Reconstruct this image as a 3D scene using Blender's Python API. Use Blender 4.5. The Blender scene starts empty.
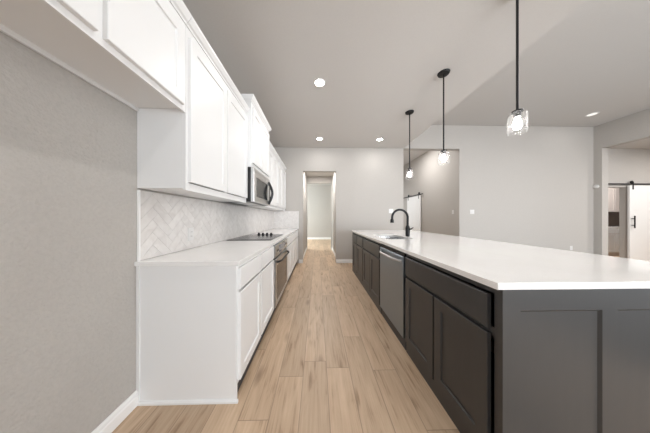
import bpy, bmesh, math, random
from mathutils import Vector, Matrix
random.seed(7)
scene = bpy.context.scene
C = scene.collection
R = math.radians

# ------------------------------------------------------------------ camera, world, light, exposure
cam_d = bpy.data.cameras.new('camera')
cam = bpy.data.objects.new('camera', cam_d); C.objects.link(cam)
cam_d.sensor_width = 36.0
cam_d.lens = 36.0 * 182.0 / 650.0
cam_d.shift_y = 1.5 / 650.0
cam_d.clip_start = 0.02
cam.location = (0, 0, 1.19)
cam_d.shift_x = 3.37 / 650.0
cam.rotation_euler = (R(90), 0, R(-1.30))
scene.camera = cam

scene.view_settings.view_transform = 'Standard'
scene.view_settings.look = 'None'
scene.view_settings.gamma = 1.0
scene.view_settings.exposure = 0.07
scene.view_settings.use_curve_mapping = False
scene.cycles.use_denoising = True
scene.cycles.max_bounces = 12
scene.cycles.diffuse_bounces = 8
scene.cycles.transparent_max_bounces = 16
scene.cycles.caustics_reflective = False
scene.cycles.caustics_refractive = False
scene.cycles.sample_clamp_indirect = 4.0

world = bpy.data.worlds.new('world'); scene.world = world
world.use_nodes = True
wn = world.node_tree.nodes
wn['Background'].inputs[0].default_value = (0.80, 0.90, 1.0, 1)
wn['Background'].inputs[1].default_value = 1.6

def area_light(name, loc, direction, sx, sy, watts, color=(1, 1, 1), spread=180):
    d = bpy.data.lights.new(name, 'AREA'); d.shape = 'RECTANGLE'; d.size = sx; d.size_y = sy
    d.energy = watts; d.color = color; d.spread = R(spread)
    o = bpy.data.objects.new(name, d); C.objects.link(o); o.location = loc
    o.rotation_euler = Vector(direction).to_track_quat('-Z', 'Z').to_euler()
    return o

# daylight standing in the window openings behind the camera and at the side of the living room
DAY = (0.84, 0.93, 1.0)
area_light('window_daylight_kitchen', (0.0, -4.55, 1.45), (0, 1, 0), 1.8, 2.1, 62, DAY)
area_light('window_daylight_living', (4.9, -4.55, 1.35), (0, 1, 0), 4.6, 1.9, 365, (0.93, 0.965, 1.0), 150)
area_light('window_daylight_side', (7.79, -1.6, 1.35), (-1, 0, 0), 3.6, 1.8, 120, DAY, 150)
area_light('fill_far_room', (-2.92, 8.4, 1.6), (1, 0, 0), 2.0, 1.8, 200, (0.86, 0.97, 1.0))  # added fill to brighten the far room, its wall has no window
area_light('fill_hall', (3.0, 8.52, 1.6), (0, -1, 0), 1.0, 1.8, 14, (0.92, 0.97, 1.0))  # added fill for the hall, no window at its end

# ------------------------------------------------------------------ helpers
def tag(o, label=None, cat=None, group=None, kind=None):
    if label: o['label'] = label
    if cat: o['category'] = cat
    if group: o['group'] = group
    if kind: o['kind'] = kind
    return o

ORG = {}
def thing(name, label, cat, loc, group=None):
    o = bpy.data.objects.new(name, None); C.objects.link(o)
    o.empty_display_size = 0.1
    o.location = loc
    ORG[o.name] = Vector(loc)
    return tag(o, label, cat, group)

def obj(name, bm, mat, parent=None, loc=None, bevel=0.0, smooth=False, segs=2):
    """link a world-space bmesh as ONE mesh object, its origin at loc (or at its parent's)"""
    bmesh.ops.recalc_face_normals(bm, faces=bm.faces)
    if parent is not None: base = ORG[parent.name]
    elif loc is not None: base = Vector(loc)
    else: base = Vector((0, 0, 0))
    bmesh.ops.translate(bm, verts=bm.verts, vec=-base)
    me = bpy.data.meshes.new(name); bm.to_mesh(me); bm.free()
    if smooth:
        for p in me.polygons: p.use_smooth = True
        try: me.set_sharp_from_angle(angle=R(38))
        except Exception: pass
    for m in (mat if isinstance(mat, (list, tuple)) else [mat]): me.materials.append(m)
    o = bpy.data.objects.new(name, me); C.objects.link(o)
    if parent is not None: o.parent = parent
    else: o.location = base
    ORG[o.name] = base
    if bevel:
        b = o.modifiers.new('bevel', 'BEVEL'); b.width = bevel; b.segments = segs
        b.limit_method = 'ANGLE'; b.angle_limit = R(40)
    return o

def struct(name, bm, mat, bevel=0):
    o = obj(name, bm, mat, bevel=bevel); o['kind'] = 'structure'; return o

def BM(): return bmesh.new()

def box(bm, x0, x1, y0, y1, z0, z1, mi=0):
    v = [bm.verts.new(p) for p in ((x0,y0,z0),(x1,y0,z0),(x1,y1,z0),(x0,y1,z0),(x0,y0,z1),(x1,y0,z1),(x1,y1,z1),(x0,y1,z1))]
    for q in ((0,3,2,1),(4,5,6,7),(0,1,5,4),(1,2,6,5),(2,3,7,6),(3,0,4,7)):
        f = bm.faces.new([v[i] for i in q]); f.material_index = mi
    return bm

def face_map(n, plane):
    """(u along the face, v up, d out of the face) -> world; n is the way the face looks"""
    if n == '+x': return lambda u, v, d: (plane + d, u, v)
    if n == '-x': return lambda u, v, d: (plane - d, u, v)
    if n == '-y': return lambda u, v, d: (u, plane - d, v)
    if n == '+y': return lambda u, v, d: (u, plane + d, v)
    if n == '-z': return lambda u, v, d: (u, v, plane - d)

def fbox(bm, F, u0, u1, v0, v1, d0, d1):
    P = [F(*p) for p in ((u0,v0,d0),(u1,v0,d0),(u1,v1,d0),(u0,v1,d0),(u0,v0,d1),(u1,v0,d1),(u1,v1,d1),(u0,v1,d1))]
    v = [bm.verts.new(p) for p in P]
    for q in ((0,3,2,1),(4,5,6,7),(0,1,5,4),(1,2,6,5),(2,3,7,6),(3,0,4,7)):
        bm.faces.new([v[i] for i in q])
    return bm

def rings(bm, F, rects, cap_first=True, cap_last=True):
    """stack of rectangles (u0,u1,v0,v1,d) bridged in order"""
    loops = []
    for (u0, u1, v0, v1, d) in rects:
        loops.append([bm.verts.new(F(*p)) for p in ((u0,v0,d),(u1,v0,d),(u1,v1,d),(u0,v1,d))])
    for a, b in zip(loops, loops[1:]):
        for i in range(4):
            bm.faces.new((a[i], a[(i+1) % 4], b[(i+1) % 4], b[i]))
    if cap_first: bm.faces.new(loops[0])
    if cap_last: bm.faces.new(loops[-1])
    return bm

def shaker(F, u0, u1, v0, v1, d0=0.0, t=0.02, rail=0.06, rec=0.009):
    bm = BM(); e = 0.0025; c = 0.003
    d1 = d0 + t
    def r(i, d): return (u0+i, u1-i, v0+i, v1-i, d)
    rings(bm, F, [r(0, d0), r(0, d1-e), r(e, d1), r(rail, d1), r(rail+c, d1-rec), ])
    return bm

def slab(F, u0, u1, v0, v1, d0=0.0, t=0.02):
    bm = BM(); e = 0.003; d1 = d0 + t
    rings(bm, F, [(u0,u1,v0,v1,d0), (u0,u1,v0,v1,d1-e), (u0+e,u1-e,v0+e,v1-e,d1)])
    return bm

def lathe(bm, prof, c, seg=32, axis='z', mi=0, close=False):
    """prof: list of (radius, height) ; c centre; axis of revolution"""
    cx, cy, cz = c; loops = []
    for (r, h) in prof:
        if r < 1e-6:
            p = {'z': (cx, cy, cz+h), 'x': (cx+h, cy, cz), 'y': (cx, cy+h, cz)}[axis]
            loops.append([bm.verts.new(p)]); continue
        l = []
        for k in range(seg):
            a = 2*math.pi*k/seg; ca, sa = r*math.cos(a), r*math.sin(a)
            p = {'z': (cx+ca, cy+sa, cz+h), 'x': (cx+h, cy+ca, cz+sa), 'y': (cx+ca, cy+h, cz+sa)}[axis]
            l.append(bm.verts.new(p))
        loops.append(l)
    pairs = list(zip(loops, loops[1:]))
    if close: pairs.append((loops[-1], loops[0]))
    for a, b in pairs:
        if len(a) == 1 and len(b) == 1: continue
        for k in range(seg):
            k2 = (k+1) % seg
            if len(a) == 1: f = bm.faces.new((a[0], b[k2], b[k]))
            elif len(b) == 1: f = bm.faces.new((a[k], a[k2], b[0]))
            else: f = bm.faces.new((a[k], a[k2], b[k2], b[k]))
            f.material_index = mi
    return bm

def tube(bm, pts, rad, seg=14, up=(0, 0, 1)):
    pts = [Vector(p) for p in pts]; loops = []
    rads = rad if isinstance(rad, (list, tuple)) else [rad]*len(pts)
    ref = None
    for i, p in enumerate(pts):
        t = (pts[min(i+1, len(pts)-1)] - pts[max(i-1, 0)]).normalized()
        if ref is None:
            ref = Vector((1, 0, 0)) if abs(t.x) < 0.9 else Vector((0, 1, 0))
        a = (ref - t*ref.dot(t)).normalized(); ref = a
        b = t.cross(a)
        loops.append([bm.verts.new(p + rads[i]*(math.cos(2*math.pi*k/seg)*a + math.sin(2*math.pi*k/seg)*b)) for k in range(seg)])
    for a, b in zip(loops, loops[1:]):
        for k in range(seg):
            bm.faces.new((a[k], a[(k+1) % seg], b[(k+1) % seg], b[k]))
    bm.faces.new(loops[0]); bm.faces.new(loops[-1])
    return bm

def sweep(bm, prof, F, u0, u1):
    """closed profile [(d, v)] run along u"""
    A = [bm.verts.new(F(u0, v, d)) for d, v in prof]; B = [bm.verts.new(F(u1, v, d)) for d, v in prof]
    n = len(prof)
    for i in range(n): bm.faces.new((A[i], A[(i+1) % n], B[(i+1) % n], B[i]))
    bm.faces.new(A); bm.faces.new(B)
    return bm

def copy_tree(o, parent=None):
    c = o.copy(); C.objects.link(c)
    if parent is not None: c.parent = parent
    for ch in list(o.children): copy_tree(ch, c)
    return c

# ------------------------------------------------------------------ materials
def mat(name, color, rough=0.5, metal=0.0, spec=None, coat=0.0):
    m = bpy.data.materials.new(name); m.use_nodes = True
    b = m.node_tree.nodes['Principled BSDF']
    b.inputs['Base Color'].default_value = (*color, 1)
    b.inputs['Roughness'].default_value = rough
    b.inputs['Metallic'].default_value = metal
    if spec is not None: b.inputs['Specular IOR Level'].default_value = spec
    if coat: b.inputs['Coat Weight'].default_value = coat
    return m

def NT(m):
    nt = m.node_tree
    def N(t, **kw):
        n = nt.nodes.new(t)
        for k, v in kw.items(): setattr(n, k, v)
        return n
    return nt, N, nt.links.new, nt.nodes['Principled BSDF']

def noise_bump(m, scale, strength, dist=0.002, stretch=(1, 1, 1), detail=3, tint=0.0):
    nt, N, L, b = NT(m)
    tc = N('ShaderNodeTexCoord'); mp = N('ShaderNodeMapping'); mp.inputs['Scale'].default_value = stretch
    geo = N('ShaderNodeNewGeometry')
    L(geo.outputs['Position'], mp.inputs['Vector'])
    nz = N('ShaderNodeTexNoise'); nz.inputs['Scale'].default_value = scale; nz.inputs['Detail'].default_value = detail
    L(mp.outputs[0], nz.inputs['Vector'])
    bp = N('ShaderNodeBump'); bp.inputs['Strength'].default_value = strength; bp.inputs['Distance'].default_value = dist
    L(nz.outputs['Fac'], bp.inputs['Height']); L(bp.outputs[0], b.inputs['Normal'])
    if tint:
        col = tuple(b.inputs['Base Color'].default_value)[:3]
        mx = N('ShaderNodeMix', data_type='RGBA')
        mx.inputs[6].default_value = (*[c*(1-tint) for c in col], 1); mx.inputs[7].default_value = (*[min(1, c*(1+tint)) for c in col], 1)
        L(nz.outputs['Fac'], mx.inputs[0]); L(mx.outputs[2], b.inputs['Base Color'])
    return m

WALL = (0.470, 0.446, 0.420)
M_wall = noise_bump(mat('wall_paint', WALL, 0.75, spec=0.25), 75, 0.9, 0.005, detail=2, tint=0.07)
M_ceil = noise_bump(mat('ceiling_paint', (0.60, 0.58, 0.56), 0.85, spec=0.15), 60, 0.25, 0.003, tint=0.03)
M_trim = noise_bump(mat('trim_white', (0.86, 0.86, 0.855), 0.4), 40, 0.04)
M_cab = noise_bump(mat('cabinet_white', (0.82, 0.82, 0.82), 0.38), 60, 0.03)
M_isl = noise_bump(mat('island_charcoal', (0.038, 0.037, 0.0368), 0.36), 30, 0.05, stretch=(1, 1, 0.15), tint=0.10)
M_black = noise_bump(mat('matte_black', (0.010, 0.010, 0.011), 0.48, spec=0.3), 80, 0.05)
M_mwblack = noise_bump(mat('microwave_case_black', (0.012, 0.012, 0.013), 0.3), 60, 0.02)
M_dark = noise_bump(mat('dark_recess', (0.02, 0.02, 0.02), 0.7), 30, 0.02)
M_plate = noise_bump(mat('white_plastic', (0.70, 0.69, 0.68), 0.35), 60, 0.02)
M_rubber = noise_bump(mat('charcoal_plastic', (0.035, 0.037, 0.04), 0.45), 60, 0.03)
M_brown_tile = noise_bump(mat('brown_tile', (0.16, 0.12, 0.10), 0.4), 30, 0.1, tint=0.2)
M_pcab = noise_bump(mat('pantry_cabinet_paint', (0.60, 0.54, 0.51), 0.4), 50, 0.03)

def steel(name, col=(0.40, 0.41, 0.42), rough=0.32, stretch=(1, 1, 60)):
    m = mat(name, col, rough, 1.0)
    nt, N, L, b = NT(m)
    geo = N('ShaderNodeNewGeometry'); mp = N('ShaderNodeMapping'); mp.inputs['Scale'].default_value = stretch
    L(geo.outputs['Position'], mp.inputs['Vector'])
    nz = N('ShaderNodeTexNoise'); nz.inputs['Scale'].default_value = 12; nz.inputs['Detail'].default_value = 4
    L(mp.outputs[0], nz.inputs['Vector'])
    mr = N('ShaderNodeMapRange'); mr.inputs['To Min'].default_value = rough-0.06; mr.inputs['To Max'].default_value = rough+0.08
    L(nz.outputs['Fac'], mr.inputs['Value']); L(mr.outputs[0], b.inputs['Roughness'])
    return m
M_steel = steel('brushed_steel', (0.60, 0.60, 0.60), 0.3)
M_dwsteel = steel('dishwasher_steel', (0.30, 0.345, 0.39), 0.36)
M_sink = steel('sink_steel', (0.62, 0.62, 0.62), 0.24, (40, 1, 1))

M_glassblack = noise_bump(mat('black_glass', (0.012, 0.013, 0.015), 0.16, spec=0.3), 3, 0.01)
M_ovenglass = noise_bump(mat('oven_window_glass', (0.022, 0.016, 0.013), 0.08, spec=0.45), 3, 0.01)
M_display = noise_bump(mat('oven_display', (0.10, 0.14, 0.21), 0.15), 10, 0.01)

# quartz
M_quartz = mat('white_quartz', (0.80, 0.78, 0.765), 0.13, coat=0.3)
def _q():
    nt, N, L, b = NT(M_quartz)
    geo = N('ShaderNodeNewGeometry')
    n1 = N('ShaderNodeTexNoise'); n1.inputs['Scale'].default_value = 260; n1.inputs['Detail'].default_value = 2
    n2 = N('ShaderNodeTexNoise'); n2.inputs['Scale'].default_value = 3.5; n2.inputs['Detail'].default_value = 6; n2.inputs['Distortion'].default_value = 1.2
    L(geo.outputs['Position'], n1.inputs['Vector']); L(geo.outputs['Position'], n2.inputs['Vector'])
    a = N('ShaderNodeMath', operation='ADD'); L(n1.outputs['Fac'], a.inputs[0]); L(n2.outputs['Fac'], a.inputs[1])
    cr = N('ShaderNodeValToRGB'); cr.color_ramp.elements[0].position = 0.6; cr.color_ramp.elements[1].position = 1.15
    cr.color_ramp.elements[0].color = (0.80, 0.785, 0.77, 1); cr.color_ramp.elements[1].color = (0.86, 0.85, 0.84, 1)
    L(a.outputs[0], cr.inputs[0]); L(cr.outputs[0], b.inputs['Base Color'])
_q()

# herringbone marble tile: each tile is its own island of one mesh
M_tile = mat('marble_tile', (0.72, 0.69, 0.67), 0.22)
def _t():
    nt, N, L, b = NT(M_tile)
    geo = N('ShaderNodeNewGeometry')
    add = N('ShaderNodeVectorMath', operation='MULTIPLY_ADD')
    L(geo.outputs['Random Per Island'], add.inputs[0]); add.inputs[1].default_value = (7, 9, 5)
    L(geo.outputs['Position'], add.inputs[2])
    nz = N('ShaderNodeTexNoise'); nz.inputs['Scale'].default_value = 9; nz.inputs['Detail'].default_value = 7; nz.inputs['Distortion'].default_value = 1.6
    L(add.outputs[0], nz.inputs['Vector'])
    cr = N('ShaderNodeValToRGB'); e = cr.color_ramp.elements
    e[0].position = 0.30; e[0].color = (0.68, 0.65, 0.63, 1); e[1].position = 0.62; e[1].color = (0.77, 0.745, 0.725, 1)
    L(nz.outputs['Fac'], cr.inputs[0])
    mr = N('ShaderNodeMapRange'); mr.inputs['To Min'].default_value = 0.95; mr.inputs['To Max'].default_value = 1.03
    L(geo.outputs['Random Per Island'], mr.inputs['Value'])
    vm = N('ShaderNodeVectorMath', operation='SCALE'); L(cr.outputs[0], vm.inputs[0]); L(mr.outputs[0], vm.inputs['Scale'])
    L(vm.outputs[0], b.inputs['Base Color'])
_t()
M_grout = noise_bump(mat('grout', (0.66, 0.635, 0.615), 0.8), 200, 0.1)

# oak planks running along Y
M_floor = mat('oak_planks', (0.4, 0.3, 0.2), 0.42)
def _f():
    nt, N, L, b = NT(M_floor)
    PW, PL = 0.18, 1.35
    geo = N('ShaderNodeNewGeometry'); sx = N('ShaderNodeSeparateXYZ'); L(geo.outputs['Position'], sx.inputs[0])
    def MA(op, a, bb=None, c=None):
        n = N('ShaderNodeMath', operation=op)
        for i, q in enumerate((a, bb, c)):
            if q is None: continue
            if isinstance(q, (int, float)): n.inputs[i].default_value = q
            else: L(q, n.inputs[i])
        return n.outputs[0]
    xs = MA('DIVIDE', MA('ADD', sx.outputs[0], 20.088), PW)
    row = MA('FLOOR', xs); fx = MA('FRACT', xs)
    wn1 = N('ShaderNodeTexWhiteNoise', noise_dimensions='1D'); L(row, wn1.inputs['W'])
    ys = MA('ADD', MA('DIVIDE', MA('ADD', sx.outputs[1], 20), PL), wn1.outputs['Value'])
    col = MA('FLOOR', ys); fy = MA('FRACT', ys)
    cid = N('ShaderNodeCombineXYZ'); L(row, cid.inputs[0]); L(col, cid.inputs[1])
    wn2 = N('ShaderNodeTexWhiteNoise', noise_dimensions='3D'); L(cid.outputs[0], wn2.inputs['Vector'])
    # grain
    off = N('ShaderNodeVectorMath', operation='SCALE'); L(wn2.outputs['Color'], off.inputs[0]); off.inputs['Scale'].default_value = 30
    addv = N('ShaderNodeVectorMath', operation='ADD'); L(geo.outputs['Position'], addv.inputs[0]); L(off.outputs[0], addv.inputs[1])
    mp = N('ShaderNodeMapping'); mp.inputs['Scale'].default_value = (20, 2.8, 1); L(addv.outputs[0], mp.inputs['Vector'])
    g1 = N('ShaderNodeTexNoise'); g1.inputs['Scale'].default_value = 1.0; g1.inputs['Detail'].default_value = 7; g1.inputs['Distortion'].default_value = 0.8
    L(mp.outputs[0], g1.inputs['Vector'])
    mp2 = N('ShaderNodeMapping'); mp2.inputs['Scale'].default_value = (90, 3, 1); L(addv.outputs[0], mp2.inputs['Vector'])
    g2 = N('ShaderNodeTexNoise'); g2.inputs['Scale'].default_value = 1.0; g2.inputs['Detail'].default_value = 4
    L(mp2.outputs[0], g2.inputs['Vector'])
    mp3 = N('ShaderNodeMapping'); mp3.inputs['Scale'].default_value = (7, 2.2, 1); L(addv.outputs[0], mp3.inputs['Vector'])
    kn = N('ShaderNodeTexVoronoi'); kn.inputs['Scale'].default_value = 0.8; L(mp3.outputs[0], kn.inputs['Vector'])
    knot = N('ShaderNodeMapRange'); knot.inputs['From Min'].default_value = 0.02; knot.inputs['From Max'].default_value = 0.20
    knot.inputs['To Min'].default_value = 1.0; knot.inputs['To Max'].default_value = 0.0; L(kn.outputs['Distance'], knot.inputs['Value'])
    cr = N('ShaderNodeValToRGB'); e = cr.color_ramp.elements
    e[0].position = 0.30; e[0].color = (0.27, 0.165, 0.093, 1)
    e[1].position = 0.66; e[1].color = (0.65, 0.485, 0.34, 1)
    m2 = cr.color_ramp.elements.new(0.45); m2.color = (0.545, 0.388, 0.26, 1)
    gs = MA('ADD', MA('MULTIPLY', g1.outputs['Fac'], 0.60), MA('MULTIPLY', g2.outputs['Fac'], 0.40))
    L(gs, cr.inputs[0])
    tone = N('ShaderNodeMapRange'); tone.inputs['To Min'].default_value = 0.86; tone.inputs['To Max'].default_value = 1.10
    L(wn2.outputs['Value'], tone.inputs['Value'])
    sc = N('ShaderNodeVectorMath', operation='SCALE'); L(cr.outputs[0], sc.inputs[0]); L(tone.outputs[0], sc.inputs['Scale'])
    mk = N('ShaderNodeMix', data_type='RGBA'); L(MA('MULTIPLY', knot.outputs[0], 0.62), mk.inputs[0])
    L(sc.outputs[0], mk.inputs[6]); mk.inputs[7].default_value = (0.17, 0.10, 0.06, 1)
    # seams
    ex = MA('MULTIPLY', MA('MINIMUM', fx, MA('SUBTRACT', 1.0, fx)), PW)
    ey = MA('MULTIPLY', MA('MINIMUM', fy, MA('SUBTRACT', 1.0, fy)), PL)
    ed = MA('MINIMUM', ex, ey)
    seam = N('ShaderNodeMapRange'); seam.inputs['From Min'].default_value = 0.0006; seam.inputs['From Max'].default_value = 0.0028
    seam.inputs['To Min'].default_value = 1; seam.inputs['To Max'].default_value = 0; L(ed, seam.inputs['Value'])
    ms = N('ShaderNodeMix', data_type='RGBA'); L(MA('MULTIPLY', seam.outputs[0], 0.6), ms.inputs[0])
    L(mk.outputs[2], ms.inputs[6]); ms.inputs[7].default_value = (0.14, 0.09, 0.06, 1)
    L(ms.outputs[2], b.inputs['Base Color'])
    h = MA('SUBTRACT', MA('MULTIPLY', g2.outputs['Fac'], 0.25), seam.outputs[0])
    bp = N('ShaderNodeBump'); bp.inputs['Strength'].default_value = 0.25; bp.inputs['Distance'].default_value = 0.002
    L(h, bp.inputs['Height']); L(bp.outputs[0], b.inputs['Normal'])
_f()

M_bounce_cut = noise_bump(mat('bounce_cut_dark', (0.17, 0.165, 0.16), 0.95, spec=0.1), 160, 0.8, 0.006, tint=0.2)  # invented dark floor colour, cuts the light bounced to the living ceiling
def emit(name, col, s):
    m = bpy.data.materials.new(name); m.use_nodes = True
    nt = m.node_tree; nt.nodes.clear()
    e = nt.nodes.new('ShaderNodeEmission'); e.inputs[0].default_value = (*col, 1); e.inputs[1].default_value = s
    o = nt.nodes.new('ShaderNodeOutputMaterial'); nt.links.new(e.outputs[0], o.inputs[0])
    return m
M_lens = emit('lamp_lens', (1.0, 0.95, 0.88), 30)
M_bulb = emit('bulb_glow', (1.0, 0.97, 0.945), 172)

def clear_glass():
    m = bpy.data.materials.new('clear_glass'); m.use_nodes = True
    nt = m.node_tree; nt.nodes.clear(); N = nt.nodes.new; L = nt.links.new
    tr = N('ShaderNodeBsdfTransparent'); tr.inputs[0].default_value = (0.97, 0.97, 0.97, 1)
    gl = N('ShaderNodeBsdfGlossy'); gl.inputs['Roughness'].default_value = 0.22
    tl = N('ShaderNodeBsdfTranslucent'); tl.inputs[0].default_value = (0.95, 0.93, 0.92, 1)
    lw0 = N('ShaderNodeLayerWeight'); lw0.inputs[0].default_value = 0.5
    lw = N('ShaderNodeMath'); lw.operation = 'POWER'; lw.inputs[1].default_value = 2.2; L(lw0.outputs['Facing'], lw.inputs[0])
    lw1 = N('ShaderNodeMath'); lw1.operation = 'MULTIPLY'; lw1.inputs[1].default_value = 0.20; L(lw.outputs[0], lw1.inputs[0]); lw = lw1
    nz = N('ShaderNodeTexNoise'); nz.inputs['Scale'].default_value = 38; nz.inputs['Detail'].default_value = 2
    geo = N('ShaderNodeNewGeometry'); L(geo.outputs['Position'], nz.inputs['Vector'])
    mr = N('ShaderNodeMapRange'); mr.inputs['From Min'].default_value = 0.42; mr.inputs['From Max'].default_value = 0.75
    mr.inputs['To Min'].default_value = 0.004; mr.inputs['To Max'].default_value = 0.008; L(nz.outputs['Fac'], mr.inputs['Value'])
    m1 = N('ShaderNodeMixShader'); L(mr.outputs[0], m1.inputs[0]); L(tr.outputs[0], m1.inputs[1]); L(tl.outputs[0], m1.inputs[2])
    mx = N('ShaderNodeMixShader'); L(lw.outputs[0], mx.inputs[0]); L(m1.outputs[0], mx.inputs[1]); L(gl.outputs[0], mx.inputs[2])
    o = N('ShaderNodeOutputMaterial'); L(mx.outputs[0], o.inputs[0])
    return m
M_glass = clear_glass()

# ------------------------------------------------------------------ measured layout (metres)
WL = -1.155          # left wall
FW = 4.81            # far wall
FT = 0.15            # its thickness
KC = 3.048           # kitchen ceiling
LC = 3.68            # living room ceiling
KX = 2.29            # where the kitchen ceiling drops to
RW = 7.55            # right wall of the living room
BK = -4.5            # rear wall
YE = 1.190           # near end of the left cabinets

# ------------------------------------------------------------------ setting
struct('floor', box(BM(), -3.2, 12.0, BK-0.15, 10.5, -0.10, 0.0), M_floor)
struct('wall_left', box(BM(), WL-0.15, WL, BK-0.15, FW, 0, KC+0.2), M_wall)
bm = BM()
HT = 3.05
box(bm, WL-0.15, -0.385, FW, FW+FT, 0, LC+0.1)
box(bm, -0.385, 0.49, FW, FW+FT, 2.43, LC+0.1)
box(bm, 0.49, KX+0.005, FW, FW+FT, 0, LC+0.1)
box(bm, KX+0.005, 3.815, FW, FW+FT, HT, LC+0.1)
box(bm, 3.815, RW+0.17, FW, FW+FT, 0, LC+0.1)
bmesh.ops.remove_doubles(bm, verts=bm.verts, dist=1e-5)
struct('wall_far', bm, M_wall)
bm = BM()       # right wall, with the wide opening to the side hall
OY0, OY1 = 1.9, 4.66
box(bm, RW, RW+0.17, OY1, FW, 0, LC+0.1)
box(bm, RW, RW+0.17, OY0, OY1, HT, LC+0.1)
box(bm, RW, RW+0.17, 0.4, OY0, 0, LC+0.1)
box(bm, RW, RW+0.17, -3.6, 0.4, 0, 0.45); box(bm, RW, RW+0.17, -3.6, 0.4, 2.3, LC+0.1)
box(bm, RW, RW+0.17, BK-0.15, -3.6, 0, LC+0.1)
struct('wall_right', bm, M_wall)
bm = BM()       # rear wall with window openings
def rear(x0, x1, z0, z1): box(bm, x0, x1, BK-0.15, BK, z0, z1)
rear(WL-0.15, -0.92, 0, LC+0.1); rear(-0.92, 0.92, 0, 0.4); rear(-0.92, 0.92, 2.52, LC+0.1)
rear(0.92, 2.5, 0, LC+0.1); rear(2.5, 7.3, 0, 0.4); rear(2.5, 7.3, 2.35, LC+0.1); rear(7.3, RW, 0, LC+0.1)
struct('wall_rear', bm, M_wall)
bm = BM(); box(bm, 1.0, 1.15, BK, -1.0, 0, KC); struct('light_screen_kitchen', bm, M_wall)  # unseen partition added to keep living room daylight off the left wall
def window(name, F, u0, u1, v0, v1, n):
    bm = BM(); w = 0.05
    fbox(bm, F, u0, u0+w, v0, v1, 0, 0.06); fbox(bm, F, u1-w, u1, v0, v1, 0, 0.06)
    fbox(bm, F, u0+w, u1-w, v0, v0+w, 0, 0.06); fbox(bm, F, u0+w, u1-w, v1-w, v1, 0, 0.06)
    for k in range(1, n):
        u = u0 + (u1-u0)*k/n; fbox(bm, F, u-0.03, u+0.03, v0+w, v1-w, 0, 0.06)
    struct(name, bm, M_trim)
window('window_3', face_map('+y', BK-0.04), -0.92, 0.92, 0.4, 2.52, 2)
window('window_1', face_map('+y', BK-0.04), 2.5, 7.3, 0.4, 2.35, 4)
window('window_2', face_map('-x', RW+0.10), -3.6, 0.4, 0.45, 2.3, 3)

struct('ceiling', box(BM(), WL, KX, BK, FW, KC, LC+0.1), M_ceil)                 # kitchen: a lowered block over the island
struct('ceiling_living', box(BM(), KX, RW, BK, FW, LC, LC+0.1), M_ceil)

struct('floor_bounce_cut', box(BM(), 2.6, RW, BK, FW, 0.0, 0.012), M_bounce_cut)  # unseen dark sheet added to lower the bounce onto the living ceiling

# corridor straight ahead and the room beyond it
struct('wall_corridor_left', box(BM(), -0.57, -0.42, FW+FT, 6.85, 0, 2.75), M_wall)
struct('wall_corridor_right', box(BM(), 0.55, 0.70, FW+FT, 6.85, 0, 2.75), M_wall)
struct('ceiling_corridor', box(BM(), -0.57, 0.70, FW+FT, 6.85, 2.75, 2.85), M_ceil)
bm = BM()
box(bm, -3.0, -0.385, 6.85, 6.97, 0, 3.05); box(bm, 0.515, 2.1, 6.85, 6.97, 0, 3.05); box(bm, -0.385, 0.515, 6.85, 6.97, 2.50, 3.05)
struct('wall_corridor_end', bm, M_wall)
struct('wall_far_room', box(BM(), -3.0, 2.1, 10.15, 10.3, 0, 3.05), M_wall)
struct('wall_far_room_left', box(BM(), -3.1, -3.0, 6.97, 10.15, 0, 3.05), M_wall)
struct('ceiling_far_room', box(BM(), -3.0, 2.1, 6.97, 10.15, 3.05, 3.15), M_ceil)
struct('baseboard_far_room', box(BM(), -3.0, 2.09, 10.132, 10.149, 0, 0.11), M_trim, 0.003)

# hall behind the tall opening
struct('wall_hall_right', box(BM(), 3.86, 4.01, FW+FT, 8.6, 0, 3.55), M_wall)
struct('wall_hall_left', box(BM(), 2.1, 2.25, FW+FT, 10.15, 0, 3.55), M_wall)
struct('wall_hall_end', box(BM(), 2.25, 3.86, 8.6, 8.75, 0, 3.55), M_wall)
struct('ceiling_hall', box(BM(), 2.25, 3.86, FW+FT, 8.6, 3.53, 3.63), M_ceil)

# side hall and pantry behind the right-hand opening
BW = 4.78
bm = BM()
box(bm, RW+0.17, 7.80, BW, BW+0.12, 0, 3.08); box(bm, 8.44, 11.5, BW, BW+0.12, 0, 3.08); box(bm, 7.80, 8.44, BW, BW+0.12, 2.03, 3.08)
struct('wall_side_hall', bm, M_wall)
struct('wall_side_hall_right', box(BM(), 10.75, 10.9, 1.7, BW, 0, 3.08), M_wall)
struct('wall_side_hall_rear', box(BM(), RW+0.17, 10.75, 1.7, 1.85, 0, 3.08), M_wall)
struct('ceiling_side_hall', box(BM(), RW+0.17, 10.75, 1.85, BW, 3.08, 3.18), M_ceil)
struct('wall_pantry', box(BM(), 7.2, 11.5, 6.17, 6.7, 0, 2.6), M_wall)
struct('wall_pantry_left', box(BM(), 7.2, 7.32, FW+FT, 6.55, 0, 2.6), M_wall)
struct('wall_pantry_right', box(BM(), 11.38, 11.5, BW+0.12, 6.55, 0, 2.6), M_wall)
struct('ceiling_pantry', box(BM(), 7.2, 11.5, FW+FT, 6.7, 2.6, 2.7), M_ceil)

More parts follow.
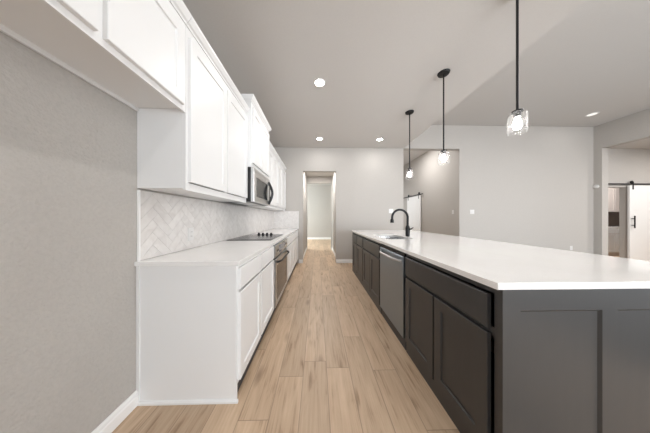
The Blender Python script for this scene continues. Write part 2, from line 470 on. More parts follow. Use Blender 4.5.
# baseboards
def base_profile(h=0.085, t=0.014):
    return [(0, 0), (t, 0), (t, h*0.62), (t*0.7, h*0.68), (t*0.7, h*0.86), (t*0.35, h), (0, h)]
def baseboard(name, F, u0, u1, h=0.095):
    return struct(name, sweep(BM(), base_profile(h), F, u0, u1), M_trim)
baseboard('baseboard_left', face_map('+x', WL+0.0005), BK, YE-0.004)
Ff = face_map('-y', FW-0.0005)
baseboard('baseboard_far_left', Ff, -0.49, -0.387)
baseboard('baseboard_far', Ff, 0.492, KX)
baseboard('baseboard_far_right', Ff, 3.817, RW-0.02)
baseboard('baseboard_right', face_map('-x', RW-0.0005), OY1+0.002, FW-0.02)
baseboard('baseboard_hall', face_map('-x', 3.8595), FW+FT+0.01, 6.60)
baseboard('baseboard_corridor_left', face_map('+x', -0.4195), FW+FT, 6.84)
baseboard('baseboard_corridor_right', face_map('-x', 0.5495), FW+FT, 6.84)

# ------------------------------------------------------------------ cabinet builders
def carcass(x0, x1, y0, y1, z0, z1, open_top=False, t=0.016):
    bm = BM()
    box(bm, x0, x1, y0, y0+t, z0, z1); box(bm, x0, x1, y1-t, y1, z0, z1)
    box(bm, x0, x1, y0+t, y1-t, z0, z0+t)
    if not open_top: box(bm, x0, x1, y0+t, y1-t, z1-t, z1)
    return bm
def face_frame(F, u0, u1, v0, v1, stile=0.04, top=0.04, bot=0.04, mids=(), cross=(), t=0.019):
    bm = BM()
    fbox(bm, F, u0, u0+stile, v0, v1, -t, 0); fbox(bm, F, u1-stile, u1, v0, v1, -t, 0)
    fbox(bm, F, u0+stile, u1-stile, v1-top, v1, -t, 0); fbox(bm, F, u0+stile, u1-stile, v0, v0+bot, -t, 0)
    for v in cross: fbox(bm, F, u0+stile, u1-stile, v-0.02, v+0.02, -t, 0)
    for m in mids: fbox(bm, F, m-0.02, m+0.02, v0+bot, v1-top, -t, 0)
    return bm

CT = 0.884           # underside of the worktops
XF = -0.526          # face frames of the left base cabinets
FL = face_map('+x', XF)
G = 0.0012

def base_left(label, y0, y1, drawers, doors, end=False):
    t = thing('base_cabinet', label, 'cabinet', ((WL+XF)/2, (y0+y1)/2, 0), 'white base cabinets under the left worktop')
    ye = y0 + (0.02 if end else 0)
    if end:
        bm = BM(); box(bm, WL+G, XF, y0, ye, 0, CT-G)
        obj('end_panel', bm, M_cab, t, bevel=0.0015)
        bm = BM(); sweep(bm, [(0, 0), (0.012, 0), (0.012, 0.012), (0.007, 0.018), (0, 0.019)], face_map('-y', y0), WL+0.016, XF+0.014)
        obj('shoe_moulding', bm, M_cab, t)
        bm = BM(); box(bm, WL+G, WL+0.02, y0-0.006, y0, 0.02, CT-G)
        obj('scribe_strip', bm, M_cab, t)
    obj('body', carcass(WL+G, XF-0.019, ye, y1-G, 0.10, CT-G), M_cab, t)
    v1 = CT-G
    obj('face_frame', face_frame(FL, ye, y1-G, 0.10, v1, stile=0.03, top=0.03, bot=0.03, mids=[(doors[0][1]+doors[1][0])/2]), M_cab, t)
    obj('toe_kick', box(BM(), XF-0.026, XF-0.0195, ye, y1-G, 0, 0.10-G), M_rubber, t)  # shade under the doors put into the board's dark colour
    for a, b in drawers: obj('drawer', slab(FL, a, b, 0.72, 0.862, 0.0005), M_cab, t)
    for a, b in doors: obj('door', shaker(FL, a, b, 0.125, 0.702, 0.0005, rail=0.062), M_cab, t)
    return t
OV0, OV1 = 2.155, 3.035
base_left('white base cabinet nearest the viewer with bare end panel, two drawers over two doors', YE, OV0, [(1.210, 1.648), (1.672, 2.130)], [(1.210, 1.648), (1.672, 2.130)], True)
base_left('white base cabinet just beyond the built-in oven', OV1, 3.92, [(3.05, 3.905)], [(3.05, 3.470), (3.482, 3.905)])
base_left('white base cabinet at the far end of the left run, against the far wall', 3.92, FW-G, [(3.935, 4.78)], [(3.935, 4.350), (4.362, 4.78)])

# oven housing + oven
t = thing('oven_cabinet', 'white cabinet surround housing the built-in oven below the cooktop', 'cabinet', (-0.84, 2.6, 0))
obj('body', carcass(WL+G, XF-0.019, OV0, OV1-G, 0.10, CT-G), M_cab, t)
bm = BM()
fbox(bm, FL, OV0, OV0+0.012, 0.10, CT-G, -0.019, 0); fbox(bm, FL, OV1-0.013, OV1-G, 0.10, CT-G, -0.019, 0)
fbox(bm, FL, OV0+0.012, OV1-0.013, 0.862, CT-G, -0.019, 0); fbox(bm, FL, OV0+0.012, OV1-0.013, 0.10, 0.118, -0.019, 0)
obj('face_frame', bm, M_cab, t)
obj('toe_kick', box(BM(), XF-0.026, XF-0.0195, OV0, OV1-G, 0, 0.10-G), M_rubber, t)  # dark colour again stands for the shade below the cabinet

t = thing('built_in_oven', 'stainless steel built-in oven with dark window, under the cooktop', 'oven', (-0.78, 2.6, 0.12))
a, b = OV0+0.014, OV1-0.015
bm = BM(); box(bm, -1.05, XF-0.02, a+0.02, b-0.02, 0.13, 0.85); obj('body', bm, M_rubber, t)
bm = BM(); fbox(bm, FL, a, b, 0.12, 0.86, -0.018, 0.004); obj('front_plate', bm, M_rubber, t)
cp = obj('control_panel', slab(FL, a, b, 0.715, 0.86, 0.005, 0.022), M_steel, t)
bm = BM(); fbox(bm, FL, a+0.22, b-0.22, 0.745, 0.835, 0.0272, 0.0285); obj('display', bm, M_display, cp)
for u in (a+0.09, a+0.16, b-0.16, b-0.09):
    bm = BM(); fbox(bm, FL, u-0.018, u+0.018, 0.775, 0.80, 0.0272, 0.030); obj('button', bm, M_glassblack, cp, bevel=0.001)
bm = BM(); rings(bm, FL, [(a, b, 0.12, 0.695, 0.005), (a, b, 0.12, 0.695, 0.026), (a+0.004, b-0.004, 0.124, 0.691, 0.03), (a+0.07, b-0.06, 0.17, 0.61, 0.03), (a+0.075, b-0.065, 0.175, 0.605, 0.024)])
od = obj('door', bm, M_steel, t)
bm = BM(); fbox(bm, FL, a+0.076, b-0.066, 0.176, 0.604, 0.0242, 0.0275); obj('window', bm, M_ovenglass, od)
bm = BM()
pts = []
for k in range(15):
    s = k/14; u = a+0.05+(b-a-0.10)*s
    pts.append(FL(u, 0.655, 0.030+0.045*min(1, math.sin(math.pi*s)*3)))
tube(bm, pts, 0.011); obj('handle', bm, M_black, od, smooth=True)

# left worktop
bm = BM(); box(bm, WL+G, -0.500, YE-0.02, FW-G, CT, 0.914)
tag(obj('worktop', bm, M_quartz, loc=(-0.83, 3.0, CT), bevel=0.003), 'white quartz worktop along the left wall with the cooktop on it', 'worktop')

# cooktop
t = thing('cooktop', 'black glass electric cooktop with four knobs, set in the left worktop', 'cooktop', (-0.83, 2.66, 0.9145))
CY0, CY1, CX0, CX1 = 2.26, 3.025, -1.115, -0.572
bm = BM(); rings(bm, lambda u, v, d: (u, v, d), [(CX0, CX1, CY0, CY1, 0.9145), (CX0, CX1, CY0, CY1, 0.919), (CX0+0.004, CX1-0.004, CY0+0.004, CY1-0.004, 0.9215)])
obj('glass_top', bm, M_glassblack, t)
def ring_mark(x, y, r):
    bm = BM(); lathe(bm, [(r, 0), (r, 0.0003), (r-0.003, 0.0003), (r-0.003, 0)], (x, y, 0.9217), 40); return bm
for x, y, r in ((-0.97, 2.45, 0.075), (-0.97, 2.72, 0.095), (-0.70, 2.45, 0.105), (-0.70, 2.72, 0.075)):
    obj('burner_ring', ring_mark(x, y, r), M_rubber, t)
for x in (-0.940, -0.875, -0.810, -0.745):
    bm = BM(); lathe(bm, [(0, 0), (0.024, 0), (0.024, 0.006), (0.018, 0.010), (0.017, 0.026), (0.014, 0.030), (0, 0.030)], (x, 2.945, 0.9217), 24)
    box(bm, x-0.003, x+0.003, 2.931, 2.959, 0.950, 0.956)
    obj('knob', bm, M_black, t, smooth=True)

# backsplash: herringbone tiles clipped to the two wall rectangles
def clip(poly, axis, val, keep_less):
    out = []
    for i in range(len(poly)):
        p, q = poly[i], poly[(i+1) % len(poly)]
        ip = (p[axis] <= val) if keep_less else (p[axis] >= val)
        iq = (q[axis] <= val) if keep_less else (q[axis] >= val)
        if ip: out.append(p)
        if ip != iq:
            s = (val-p[axis])/(q[axis]-p[axis]); out.append((p[0]+s*(q[0]-p[0]), p[1]+s*(q[1]-p[1])))
    return out
def herringbone(bm, F, u0, u1, v0, v1, d0, d1):
    w, n, g = 0.062, 3, 0.0014
    Lg = w*n; c = math.sqrt(0.5)
    def emit_tile(x0, y0, x1, y1):
        q = [(x0+g/2, y0+g/2), (x1-g/2, y0+g/2), (x1-g/2, y1-g/2), (x0+g/2, y1-g/2)]
        p = [(u0+c*(x-y), v0+c*(x+y)) for x, y in q]
        if max(a[0] for a in p) < u0 or min(a[0] for a in p) > u1 or max(a[1] for a in p) < v0 or min(a[1] for a in p) > v1: return
        for ax, val, less in ((0, u0, False), (0, u1, True), (1, v0, False), (1, v1, True)):
            p = clip(p, ax, val, less)
            if len(p) < 3: return
        cl = []
        for a in p:
            if not cl or (abs(a[0]-cl[-1][0])+abs(a[1]-cl[-1][1])) > 1e-5: cl.append(a)
        if len(cl) > 2 and abs(cl[0][0]-cl[-1][0])+abs(cl[0][1]-cl[-1][1]) < 1e-5: cl.pop()
        if len(cl) < 3: return
        A = [bm.verts.new(F(a[0], a[1], d0)) for a in cl]; B = [bm.verts.new(F(a[0], a[1], d1)) for a in cl]
        bm.faces.new(B)
        for i in range(len(cl)): bm.faces.new((A[i], A[(i+1) % len(cl)], B[(i+1) % len(cl)], B[i]))
    span = int((u1-u0+v1-v0+1)/w*1.2)+8
    for j in range(-span, span):
        for i in range(-span, span):
            r = (i-j) % (2*n)
            if r == 0: emit_tile(i*w, j*w, i*w+Lg, j*w+w)              # lying tile
            if r == 2*n-1: emit_tile(i*w, j*w, i*w+w, j*w+Lg)   # standing tile
bs = thing('backsplash', 'pale marble herringbone tile backsplash above the left worktop', 'backsplash', (WL, 3.0, 0.9145))
bm = BM(); box(bm, WL+G, WL+0.006, YE, FW-G, 0.9145, 1.369); box(bm, WL+0.006, -0.50, FW-0.006, FW-G, 0.9145, 1.369)
obj('grout', bm, M_grout, bs)
bm = BM(); herringbone(bm, face_map('+x', WL), YE+0.012, FW-0.012, 0.916, 1.368, 0.006, 0.0105)
obj('wall_tiling', bm, M_tile, bs)
bm = BM(); herringbone(bm, face_map('-y', FW), WL+0.012, -0.512, 0.916, 1.368, 0.006, 0.0105)
obj('return_tiling', bm, M_tile, bs)
bm = BM(); box(bm, WL+G, WL+0.013, YE-0.001, YE+0.011, 0.9145, 1.369)
obj('edge_trim', bm, M_trim, bs)
bm = BM(); box(bm, -0.511, -0.50, FW-0.013, FW-G, 0.9145, 1.369)
obj('edge_trim', bm, M_trim, bs)

# ------------------------------------------------------------------ wall cabinets
CROWN = [(-0.012, 0), (0.006, 0), (0.009, 0.012), (0.020, 0.020), (0.036, 0.046), (0.040, 0.060), (-0.012, 0.060)]
def upper(label, y0, y1, z0, z1, xf, doors, dv0, dv1, crown_sides=(False, False), light_rail=0.0, rail=0.062):
    t = thing('wall_cabinet', label, 'cabinet', ((WL+xf)/2, (y0+y1)/2, z0), 'white wall cabinets on the left wall')
    F = face_map('+x', xf)
    obj('body', carcass(WL+G, xf-0.019, y0+G, y1-G, z0+light_rail, z1-G), M_cab, t)
    obj('face_frame', face_frame(F, y0+G, y1-G, z0, z1-G, stile=0.035, top=0.05, bot=0.05, mids=[(doors[0][1]+doors[1][0])/2]), M_cab, t, bevel=0.001)
    for a, b in doors: obj('door', shaker(F, a, b, dv0, dv1, 0.0005, rail=rail), M_cab, t)
    bm = BM()
    # crown runs along the front and returns on the open sides
    yA = y0 + G; yB = y1 - G
    front = []
    for d, v in CROWN:
        e0 = yA - d if crown_sides[0] else yA
        e1 = yB + d if crown_sides[1] else yB
        front.append((bm.verts.new((xf+d, e0, z1+v)), bm.verts.new((xf+d, e1, z1+v))))
    n = len(CROWN)
    for i in range(n):
        p, q = front[i], front[(i+1) % n]
        bm.faces.new((p[0], q[0], q[1], p[1]))
    for s in (0, 1):
        if crown_sides[s]:
            sg = -1 if s == 0 else 1; y = yA if s == 0 else yB
            back = [bm.verts.new((WL+G, y + sg*d, z1+v)) for d, v in CROWN]
            for i in range(n):
                bm.faces.new((front[i][s], front[(i+1) % n][s], back[(i+1) % n], back[i]))
            bm.faces.new(back)
        else:
            bm.faces.new([f[s] for f in front])
    obj('crown_moulding', bm, M_cab, t)
    return t
XU = -0.848
MW0, MW1 = 2.185, 2.955
UT = 2.432
fc = upper('white wall cabinet over the empty refrigerator space, highest underside of the row', 0.262, YE, 1.866, UT, XU, [(0.285, 0.708), (0.738, 1.156)], 1.897, 2.372, light_rail=0.026)
bm = BM(); box(bm, WL+G, WL+0.014, 0.266, YE-G, 1.870, 1.8915); obj('scribe_strip', bm, M_cab, fc)
upper('white two-door wall cabinet over the near worktop, its end panel showing', YE, MW0, 1.37, UT, XU, [(1.212, 1.690), (1.704, 2.178)], 1.425, 2.372, light_rail=0.012)
upper('white wall cabinet above the microwave, stepping up and forward', MW0, MW1, 1.803, 2.582, -0.790, [(2.212, 2.564), (2.576, 2.93)], 1.855, 2.522, (True, True))
upper('white two-door wall cabinet right after the microwave', MW1, 3.88, 1.37, UT, XU, [(2.985, 3.415), (3.427, 3.86)], 1.425, 2.372, light_rail=0.012)
upper('white wall cabinet in the far corner, touching the far wall', 3.88, FW-0.014, 1.37, UT, XU, [(3.90, 4.325), (4.337, 4.77)], 1.425, 2.372, light_rail=0.012)

# microwave
t = thing('microwave', 'stainless over-the-range microwave with bowed dark handle', 'microwave', (-0.95, 2.58, 1.385))
m0, m1 = MW0+0.004, MW1-0.004; XM = -0.795
FM = face_map('+x', XM)
obj('body', box(BM(), WL+0.012, XM, m0, m1, 1.385, 1.800), M_mwblack, t, bevel=0.003)
obj('vent_grille', slab(FM, m0, m1, 1.765, 1.800, 0.0005, 0.03), M_steel, t)
bm = BM(); e = 0.006
rings(bm, FM, [(m0, m1, 1.387, 1.762, 0.0005), (m0, m1, 1.387, 1.762, 0.032), (m0+e, m1-e, 1.393, 1.756, 0.038), (m0+0.085, m1-0.16, 1.45, 1.70, 0.038), (m0+0.09, m1-0.165, 1.455, 1.695, 0.034)])
d = obj('door', bm, M_steel, t)
bm = BM(); fbox(bm, FM, m0+0.091, m1-0.166, 1.456, 1.694, 0.0342, 0.037); obj('window', bm, M_glassblack, d)
bm = BM(); fbox(bm, FM, m1-0.075, m1-0.012, 1.42, 1.735, 0.0382, 0.0395); obj('keypad', bm, M_glassblack, d)
bm = BM(); pts = []
for k in range(19):
    s = k/18; z = 1.405+0.335*s
    pts.append(FM(m1-0.115, z, 0.034+0.062*math.sin(math.pi*s)))
tube(bm, pts, 0.019); obj('handle', bm, M_mwblack, d, smooth=True)
bm = BM(); box(bm, -1.06, -0.86, m0+0.10, m1-0.10, 1.381, 1.3848); obj('filter_panel', bm, M_steel, t)

# ------------------------------------------------------------------ island
IX0, IX1, IY0, IY1 = 0.764, 2.12, 0.754, 4.10      # worktop
XI = 0.792                                         # face frames
XB = 1.40                                          # back of the cabinets
FI = face_map('-x', XI)
def island_unit(name, label, y0, y1, drawers, doors, open_top=False, cat='cabinet'):
    t = thing(name, label, cat, ((XI+XB)/2, (y0+y1)/2, 0), 'charcoal island cabinets')
    obj('body', carcass(XI+0.019, XB, y0+G, y1-G, 0.10, CT-G, open_top), M_isl, t)
    obj('face_frame', face_frame(FI, y0+G, y1-G, 0.10, CT-G, stile=0.022, top=0.03, bot=0.03, cross=(0.678,)), M_isl, t)
    obj('toe_kick', box(BM(), XI-0.002, XI+0.016, y0+G, y1-G, 0, 0.10-G), M_isl, t)
    for a, b in drawers: obj('drawer', slab(FI, a, b, 0.69, 0.845, 0.0005), M_isl, t)
    for a, b in doors: obj('door', shaker(FI, a, b, 0.105, 0.668, 0.0005, rail=0.065), M_isl, t)
    return t
island_unit('island_cabinet', 'charcoal island cabinet nearest the viewer, wide drawer over two shaker doors', 0.774, 1.604, [(0.812, 1.584)], [(0.812, 1.192), (1.204, 1.584)])
island_unit('sink_cabinet', 'charcoal island cabinet under the sink, just beyond the dishwasher', 2.234, 3.087, [(2.257, 3.067)], [(2.257, 2.657), (2.669, 3.067)], True)
island_unit('island_cabinet', 'narrow charcoal island cabinet second from the far end', 3.087, 3.557, [(3.102, 3.542)], [(3.102, 3.542)])
island_unit('island_cabinet', 'narrow charcoal island cabinet at the far end of the island', 3.557, 4.062, [(3.572, 3.962)], [(3.572, 3.962)])

# end panels with shaker frames
def end_panel(label, y, n):
    t = thing('island_end_panel', label, 'panel', (1.26, y, 0))
    F = face_map(n, y)
    x0, x1 = 0.787, 1.735
    bm = BM()
    fbox(bm, F, x0, x1, 0, CT-G, -0.0195, -0.009)
    obj('backing', bm, M_isl, t)
    bm = BM()
    for a, b in ((x0, x0+0.080), (1.226, 1.295), (x1-0.080, x1)): fbox(bm, F, a, b, 0, CT-G, -0.009, 0)
    for a, b in ((x0+0.080, 1.226), (1.295, x1-0.080)):
        fbox(bm, F, a, b, 0.795, CT-G, -0.009, 0); fbox(bm, F, a, b, 0, 0.12, -0.009, 0)
    for a, b in ((x0+0.080, 1.226), (1.295, x1-0.080)):       # chamfered inner edge of each opening
        c = 0.009
        rings(bm, F, [(a, b, 0.12, 0.795, 0.0), (a+c, b-c, 0.12+c, 0.795-c, -0.0088)], False, False)
    obj('frame', bm, M_isl, t)
end_panel('charcoal framed panel closing the near end of the island', 0.7555, '-y')
end_panel('charcoal panel closing the far end of the island', 4.083, '+y')
t = thing('island_back_panel', 'charcoal panel along the seating side of the island', 'panel', (1.71, 2.4, 0))
bm = BM(); box(bm, 1.70, 1.725, 0.777, 4.06, 0, CT-G); obj('backing', bm, M_isl, t)
for k in range(5):
    y = 0.777 + k*(4.06-0.777-0.08)/4
    obj('batten', box(BM(), 1.725, 1.734, y, y+0.08, 0, CT-G), M_isl, t)

# dishwasher
t = thing('dishwasher', 'stainless steel dishwasher with curved bar handle, built into the island', 'dishwasher', (1.1, 1.907, 0))
d0, d1 = 1.618, 2.220
obj('body', box(BM(), XI+0.03, 1.38, d0+0.004, d1-0.004, 0.10, 0.872), M_rubber, t)
obj('toe_kick', box(BM(), XI, XI+0.018, d0, d1, 0, 0.098), M_rubber, t)
dd = obj('door', slab(face_map('-x', XI+0.028), d0, d1, 0.108, 0.838, 0, 0.052), M_dwsteel, t)
bm = BM(); box(bm, XI-0.012, XI+0.028, d0, d1, 0.840, 0.866); obj('control_strip', bm, M_glassblack, t)
FD = face_map('-x', XI-0.024)
bm = BM(); pts = []
for k in range(21):
    s = k/20; u = d0+0.025+(d1-d0-0.05)*s
    pts.append(FD(u, 0.795, 0.001+0.042*min(1, 1.6*math.sin(math.pi*s))))
tube(bm, pts, 0.0115); obj('handle', bm, M_steel, dd, smooth=True)

# island worktop with the sink cut-out
SX0, SX1, SY0, SY1 = 0.905, 1.285, 2.36, 2.98
bm = BM()
def ringface(z):
    o = [bm.verts.new(p) for p in ((IX0, IY0, z), (IX1, IY0, z), (IX1, IY1, z), (IX0, IY1, z))]
    r = 0.04; i = []
    for cx, cy, a0 in ((SX1-r, SY1-r, 0), (SX0+r, SY1-r, 90), (SX0+r, SY0+r, 180), (SX1-r, SY0+r, 270)):
        for k in range(5):
            a = R(a0 + 90*k/4); i.append(bm.verts.new((cx+r*math.cos(a), cy+r*math.sin(a), z)))
    return o, i
oT, iT = ringface(0.914); oB, iB = ringface(CT)
def fill_ring(o, i):
    # inner order: NE corner (0-4), NW (5-9), SW (10-14), SE (15-19); outer: SW, SE, NE, NW
    bm.faces.new([o[2], o[3]] + [i[5+2], i[5+1], i[5], i[4], i[3], i[2]])          # north
    bm.faces.new([o[3], o[0]] + [i[12], i[11], i[10], i[9], i[8], i[7]])           # west
    bm.faces.new([o[0], o[1]] + [i[17], i[16], i[15], i[14], i[13], i[12]])        # south
    bm.faces.new([o[1], o[2]] + [i[2], i[1], i[0], i[19], i[18], i[17]])           # east
fill_ring(oT, iT); fill_ring(oB, iB)
for k in range(4): bm.faces.new((oT[k], oT[(k+1) % 4], oB[(k+1) % 4], oB[k]))
for k in range(20): bm.faces.new((iT[k], iT[(k+1) % 20], iB[(k+1) % 20], iB[k]))
tag(obj('island_worktop', bm, M_quartz, loc=(1.44, 2.4, CT), bevel=0.0025), 'large white quartz worktop covering the dark island', 'worktop')

# sink
t = thing('sink', 'stainless undermount sink in the island worktop', 'sink', (1.09, 2.67, 0.70))
bm = BM(); U = lambda u, v, d: (u, v, d)
h = 0.8835
rings(bm, U, [(SX0-0.02, SX1+0.02, SY0-0.02, SY1+0.02, h), (SX0+0.004, SX1-0.004, SY0+0.004, SY1-0.004, h), (SX0+0.012, SX1-0.012, SY0+0.012, SY1-0.012, 0.725), (SX0+0.04, SX1-0.04, SY0+0.04, SY1-0.04, 0.708)], False, True)
rings(bm, U, [(SX0-0.02, SX1+0.02, SY0-0.02, SY1+0.02, h), (SX0-0.02, SX1+0.02, SY0-0.02, SY1+0.02, h-0.003), (SX0-0.002, SX1+0.002, SY0-0.002, SY1+0.002, h-0.003), (SX0+0.006, SX1-0.006, SY0+0.006, SY1-0.006, 0.720), (SX0+0.04, SX1-0.04, SY0+0.04, SY1-0.04, 0.702)], False, True)
bmesh.ops.remove_doubles(bm, verts=bm.verts, dist=1e-5)
obj('basin', bm, M_sink, t)
bm = BM(); lathe(bm, [(0, 0.0), (0.02, 0.0), (0.035, 0.002), (0.042, 0.006), (0.042, 0.0005), (0, 0.0005)], (1.10, 2.67, 0.7083), 28); obj('drain', bm, M_black, t, smooth=True)

# faucet
FX, FY = 1.362, 2.72
t = thing('faucet', 'matte black gooseneck pull-down faucet beside the island sink', 'faucet', (FX, FY, 0.9145))
bm = BM(); lathe(bm, [(0, 0), (0.029, 0), (0.029, 0.006), (0.025, 0.010), (0, 0.010)], (FX, FY, 0.9145), 28); obj('base', bm, M_black, t, smooth=True)
bm = BM(); lathe(bm, [(0, 0.0102), (0.030, 0.0102), (0.032, 0.12), (0.026, 0.15), (0.018, 0.165), (0, 0.165)], (FX, FY, 0.9145), 28); obj('body', bm, M_black, t, smooth=True)
bm = BM(); r = 0.118; zt = 0.9145+0.282
pts = [(FX, FY, 0.9145+0.16), (FX, FY, 0.9145+0.24), (FX, FY, zt)]
for k in range(1, 19):
    a = math.pi*1.0*k/18
    pts.append((FX - r + r*math.cos(a), FY, zt + r*math.sin(a)))
x_t = FX-2*r
pts.append((x_t, FY, zt-0.02))
tube(bm, pts, 0.0165, 16); obj('spout', bm, M_black, t, smooth=True)
bm = BM(); lathe(bm, [(0, 0), (0.024, 0), (0.027, 0.010), (0.024, 0.04), (0.019, 0.06), (0, 0.06)], (x_t-0.002, FY, zt-0.078), 24); obj('spray_head', bm, M_black, t, smooth=True)
bm = BM(); tube(bm, [(FX+0.006, FY-0.004, 0.9145+0.10), (FX+0.022, FY-0.034, 0.9145+0.108), (FX+0.028, FY-0.072, 0.9145+0.122), (FX+0.030, FY-0.098, 0.9145+0.135)], [0.014, 0.012, 0.008, 0.007]); obj('lever', bm, M_black, t, smooth=True)

# ------------------------------------------------------------------ pendants
def pendant(x, y):
    t = thing('pendant_light', 'black rod pendant with clear glass jar shade', 'pendant lamp', (x, y, KC), 'glass jar pendants over the island')
    bm = BM(); lathe(bm, [(0, 0), (0.07, 0), (0.07, -0.006), (0.062, -0.020), (0.02, -0.026), (0, -0.026)], (x, y, KC-0.0003), 32); obj('canopy', bm, M_black, t, smooth=True)
    bm = BM(); lathe(bm, [(0, -0.026), (0.0085, -0.026), (0.0085, -0.985), (0, -0.985)], (x, y, KC), 16); obj('rod', bm, M_black, t, smooth=True)
    bm = BM(); lathe(bm, [(0, -0.983), (0.012, -0.983), (0.034, -0.992), (0.036, -1.004), (0.024, -1.008), (0.022, -1.045), (0, -1.045)], (x, y, KC), 24); obj('socket_cap', bm, M_black, t, smooth=True)
    o, i = 0.060, 0.0565
    bm = BM(); prof = [(0.030, -1.009), (0.046, -1.010), (0.056, -1.017), (o, -1.030), (o, -1.09), (o+0.001, -1.13), (o, -1.170), (o-0.002, -1.173), (i, -1.170), (i+0.001, -1.13), (i, -1.09), (i, -1.033), (0.053, -1.0215), (0.045, -1.0145), (0.030, -1.0135)]
    lathe(bm, prof, (x, y, KC), 40, close=True); obj('glass_shade', bm, M_glass, t, smooth=True)
    bm = BM(); lathe(bm, [(0, -1.0452), (0.013, -1.0452), (0.015, -1.062), (0.024, -1.085), (0.027, -1.105), (0.024, -1.125), (0.016, -1.138), (0, -1.142)], (x, y, KC), 24); obj('bulb', bm, M_bulb, t, smooth=True)
    return t
PX = 1.615
proto = pendant(PX, 1.435)
proto['label'] = 'nearest pendant lamp, clear glass jar over the near part of the island worktop'
for y, lab in ((2.295, 'middle pendant lamp of the row over the island, black canopy in view'), (3.155, 'farthest pendant lamp of the row, hanging past the island sink')):
    c = copy_tree(proto); c.location = (PX, y, KC); c['label'] = lab

# ------------------------------------------------------------------ recessed ceiling lights
def downlight(x, y, z, lens, label):
    t = thing('ceiling_light', label, 'ceiling light', (x, y, z), 'recessed ceiling lights')
    bm = BM(); lathe(bm, [(0.082, 0), (0.080, -0.005), (0.066, -0.006), (0.060, -0.001), (0.060, 0)], (x, y, z-0.0003), 36, close=True); obj('trim_ring', bm, M_plate, t, smooth=True)
    bm = BM(); lathe(bm, [(0, -0.0005), (0.0595, -0.0005), (0.0595, -0.003), (0, -0.0035)], (x, y, z-0.0003), 32); obj('lens', bm, lens, t, smooth=True)
    return t
def lamp(x, y, z, w, r=0.055, col=(1, 0.985, 0.965)):  # serves the visible downlights and the added fills alike
    d = bpy.data.lights.new('downlight_or_fill', 'AREA'); d.shape = 'DISK'; d.size = 2*r; d.energy = w; d.color = col
    o = bpy.data.objects.new('downlight_or_fill', d); C.objects.link(o); o.location = (x, y, z-0.009)
dl = downlight(0.03, 2.50, KC, M_lens, 'glowing recessed ceiling light nearest the viewer, above the aisle floor')
lamp(0.03, 2.50, KC, 9)
lamp(0.03, 0.73, KC, 9)      # unseen light added to lift the near floor, at the row's spacing
for x, y, lab in ((0.05, 4.27, 'glowing recessed ceiling light in front of the doorway wall, above the aisle'),
                  (1.47, 4.27, 'glowing recessed ceiling light beside the farthest pendant')):
    c = copy_tree(dl); c.location = (x, y, KC); c['label'] = lab; lamp(x, y, KC, 4)
# living room fixture
t = thing('ceiling_light', 'small white fixture on the higher living room ceiling, near the right corner', 'ceiling light', (6.59, 4.22, LC), 'recessed ceiling lights')
bm = BM(); lathe(bm, [(0.105, 0), (0.10, -0.008), (0.085, -0.010), (0.075, -0.002), (0.075, 0)], (6.59, 4.22, LC-0.0003), 36, close=True); obj('trim_ring', bm, M_plate, t, smooth=True)
bm = BM(); lathe(bm, [(0, -0.0005), (0.0745, -0.0005), (0.0745, -0.004), (0, -0.0045)], (6.59, 4.22, LC-0.0003), 32); obj('lens', bm, emit('living_lens', (1, 0.96, 0.9), 1.1), t, smooth=True)
# added unseen fills without fixtures; only the weakest is the living fixture's own beam
for x, y, z, w in ((3.0, 6.0, 3.53, 36), (9.2, 3.2, 3.08, 54), (6.59, 4.22, 3.68, 1.5), (4.4, 1.1, 3.68, 60), (6.2, 1.1, 3.68, 60), (9.0, 5.2, 2.6, 32), (0.07, 5.9, 2.75, 28)):
    lamp(x, y, z, w)

# ------------------------------------------------------------------ plates on the walls
def plate(name, label, F, u, v, kind, cat, gangs=1):
    p = F(u, v-0.058, 0)
    t = thing(name, label, cat, p)
    hw = 0.036 + 0.023*(gangs-1)
    bm = BM(); rings(bm, F, [(u-hw, u+hw, v-0.058, v+0.058, 0.0005), (u-hw, u+hw, v-0.058, v+0.058, 0.003), (u-hw+0.004, u+hw-0.004, v-0.054, v+0.054, 0.006)]); obj('cover_plate', bm, M_plate, t)
    for g in range(gangs):
        ug = u + 0.046*(g-(gangs-1)/2)
        if kind == 'switch':
            bm = BM(); rings(bm, F, [(ug-0.017, ug+0.017, v-0.033, v+0.033, 0.0062), (ug-0.016, ug+0.016, v-0.032, v+0.032, 0.010)]); obj('rocker', bm, M_plate, t)
            continue
        for dv in (0.02, -0.02):
            bm = BM(); fbox(bm, F, ug-0.016, ug+0.016, v+dv-0.014, v+dv+0.014, 0.0062, 0.008)
            s = obj('socket', bm, M_plate, t, bevel=0.002)
            for du in (-0.006, 0.006):
                bm = BM(); fbox(bm, F, ug+du-0.0012, ug+du+0.0012, v+dv-0.005, v+dv+0.006, 0.0081, 0.0084)
                obj('slot', bm, M_dark, s)
plate('light_switch', 'white light switch on the far wall behind the faucet', Ff, 1.96, 1.375, 'switch', 'switch', 2)
plate('light_switch', 'white light switch on the living room wall just right of the tall opening', Ff, 4.163, 1.355, 'switch', 'switch', 2)
plate('light_switch', 'white light switch inside the tall opening on the hall wall', face_map('-x', 3.8595), 5.10, 1.36, 'switch', 'switch')
plate('wall_outlet', 'white outlet low on the living room wall near its right corner', Ff, 6.92, 0.37, 'outlet', 'outlet')
plate('wall_outlet', 'white outlet in the herringbone backsplash', face_map('+x', WL+0.0105), 1.67, 1.045, 'outlet', 'outlet')
t = thing('wall_sensor', 'round white sensor on the right wall by the room corner', 'sensor', (RW, 4.74, 2.04))
bm = BM(); lathe(bm, [(0, 0), (0.052, 0), (0.052, -0.018), (0.045, -0.028), (0.030, -0.030), (0.028, -0.034), (0, -0.034)], (RW-0.0006, 4.757, 2.04), 28, axis='x'); obj('housing', bm, M_plate, t, smooth=True)
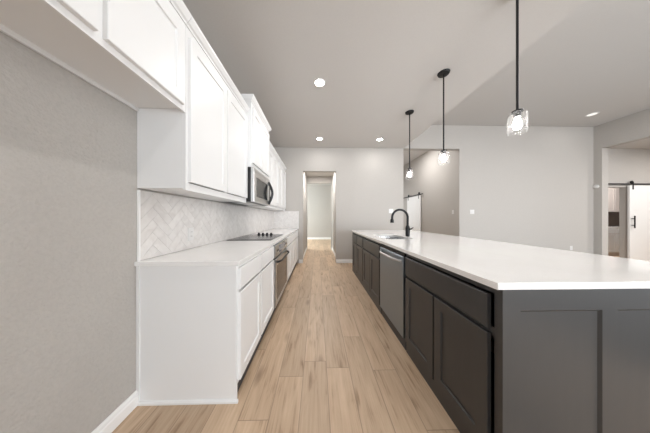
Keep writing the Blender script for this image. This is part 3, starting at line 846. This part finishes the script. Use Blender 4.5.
bm = BM(); lathe(bm, [(0, -0.0342), (0.009, -0.0342), (0.009, -0.038), (0, -0.038)], (RW-0.0006, 4.757, 2.04), 20, axis='x'); obj('button', bm, M_plate, t, smooth=True)

# ------------------------------------------------------------------ barn doors
def barn(label, tlabel, F, u0, u1, z0, z1, ru0, ru1, rz, handle_u, planks):
    t = thing('barn_door', label, 'door', F((u0+u1)/2, z0, 0.03))
    dA, dB = 0.030, 0.066
    bm = BM()
    n = planks; g = 0.006
    fbox(bm, F, u0, u1, z0, z1, dA, dB-0.009)
    st = 0.10
    for a, b in ((u0, u0+st), (u1-st, u1)): fbox(bm, F, a, b, z0, z1, dB-0.009, dB)
    hh = (z1-z0-0.0)/n
    for k in range(n):
        fbox(bm, F, u0+st+0.004, u1-st-0.004, z0+k*hh+g/2, z0+(k+1)*hh-g/2, dB-0.009, dB-0.003)
    obj('panel', bm, M_trim, t)
    for u in (u0+0.09, u1-0.09):
        bm = BM(); fbox(bm, F, u-0.018, u+0.018, z1-0.11, rz+0.05, dB+0.001, dB+0.006)
        hg = obj('hanger_strap', bm, M_black, t)
        c = F(u, rz+0.048, 0.047)
        bm = BM()
        ax = 'y' if abs(F(0, 0, 1)[1]-F(0, 0, 0)[1]) > 0.5 else 'x'
        lathe(bm, [(0, -0.012), (0.036, -0.012), (0.036, 0.012), (0, 0.012)], c, 24, axis=ax); obj('roller', bm, M_black, hg, smooth=True)
    if handle_u is not None:
        bm = BM(); hu = handle_u
        fbox(bm, F, hu-0.012, hu+0.012, 0.92, 1.25, dB+0.035, dB+0.052)
        fbox(bm, F, hu-0.010, hu+0.010, 0.985, 1.005, dB+0.001, dB+0.035); fbox(bm, F, hu-0.010, hu+0.010, 1.165, 1.185, dB+0.001, dB+0.035)
        fbox(bm, F, hu-0.05, hu-0.010, 0.987, 1.003, dB+0.016, dB+0.030); fbox(bm, F, hu-0.05, hu-0.010, 1.167, 1.183, dB+0.016, dB+0.030)
        obj('handle', bm, M_black, t, bevel=0.003)
    r = thing('barn_door_track', tlabel, 'track', F((ru0+ru1)/2, rz, 0))
    bm = BM(); fbox(bm, F, ru0, ru1, rz-0.022, rz+0.012, 0.042, 0.050); obj('rail', bm, M_black, r)
    k = ru0+0.12
    while k < ru1:
        c = F(k, rz-0.005, 0.0); bm = BM()
        ax = 'y' if abs(F(0, 0, 1)[1]-F(0, 0, 0)[1]) > 0.5 else 'x'
        fbox(bm, F, k-0.012, k+0.012, rz-0.017, rz+0.007, 0.0006, 0.0418); obj('standoff', bm, M_black, r, bevel=0.004)
        k += 0.42
barn('white plank barn door slid aside by the pantry entrance, black pull handle', 'black sliding track on the side hall wall above the pantry entrance', face_map('-y', BW), 8.41, 9.39, 0.02, 2.07, 7.745, 9.7, 2.115, 8.475, 9)
barn('white barn door on the hall wall, seen through the tall opening', 'black sliding track high on the hall wall, seen in the tall opening', face_map('-x', 3.86), 6.66, 7.62, 0.02, 2.03, 6.50, 8.4, 2.075, None, 9)

# ------------------------------------------------------------------ pantry beyond the barn door
t = thing('pantry_cabinet', 'beige wall cabinet seen inside the pantry', 'cabinet', (9.85, 6.4, 1.40))
obj('body', carcass(8.9, 10.8, 5.82, 6.16, 1.40, 2.3), M_pcab, t)
FP = face_map('-y', 5.82)
for k in range(6): obj('door', shaker(FP, 8.905+0.315*k, 9.212+0.315*k, 1.40, 2.295, 0.001, rail=0.05), M_pcab, t)
t = thing('pantry_base_cabinet', 'pale base cabinet seen low inside the pantry', 'cabinet', (9.85, 6.2, 0))
obj('body', carcass(8.9, 10.8, 5.52, 6.15, 0.0, 0.88), M_pcab, t)
FP = face_map('-y', 5.52)
for k in range(4):
    obj('drawer', slab(FP, 8.905+0.475*k, 9.37+0.475*k, 0.70, 0.865, 0.001), M_cab, t)
    obj('door', shaker(FP, 8.905+0.475*k, 9.37+0.475*k, 0.11, 0.685, 0.001, rail=0.055), M_cab, t)
tag(obj('pantry_worktop', box(BM(), 8.89, 10.81, 5.50, 6.15, 0.881, 0.911), M_quartz, loc=(9.85, 6.2, 0.881), bevel=0.002), 'pale worktop on the base cabinet in the pantry', 'worktop')
tag(obj('pantry_backsplash', box(BM(), 8.9, 10.8, 6.152, 6.168, 0.912, 1.398), M_brown_tile, loc=(9.85, 6.54, 0.912)), 'brown tiled backsplash inside the pantry', 'backsplash')
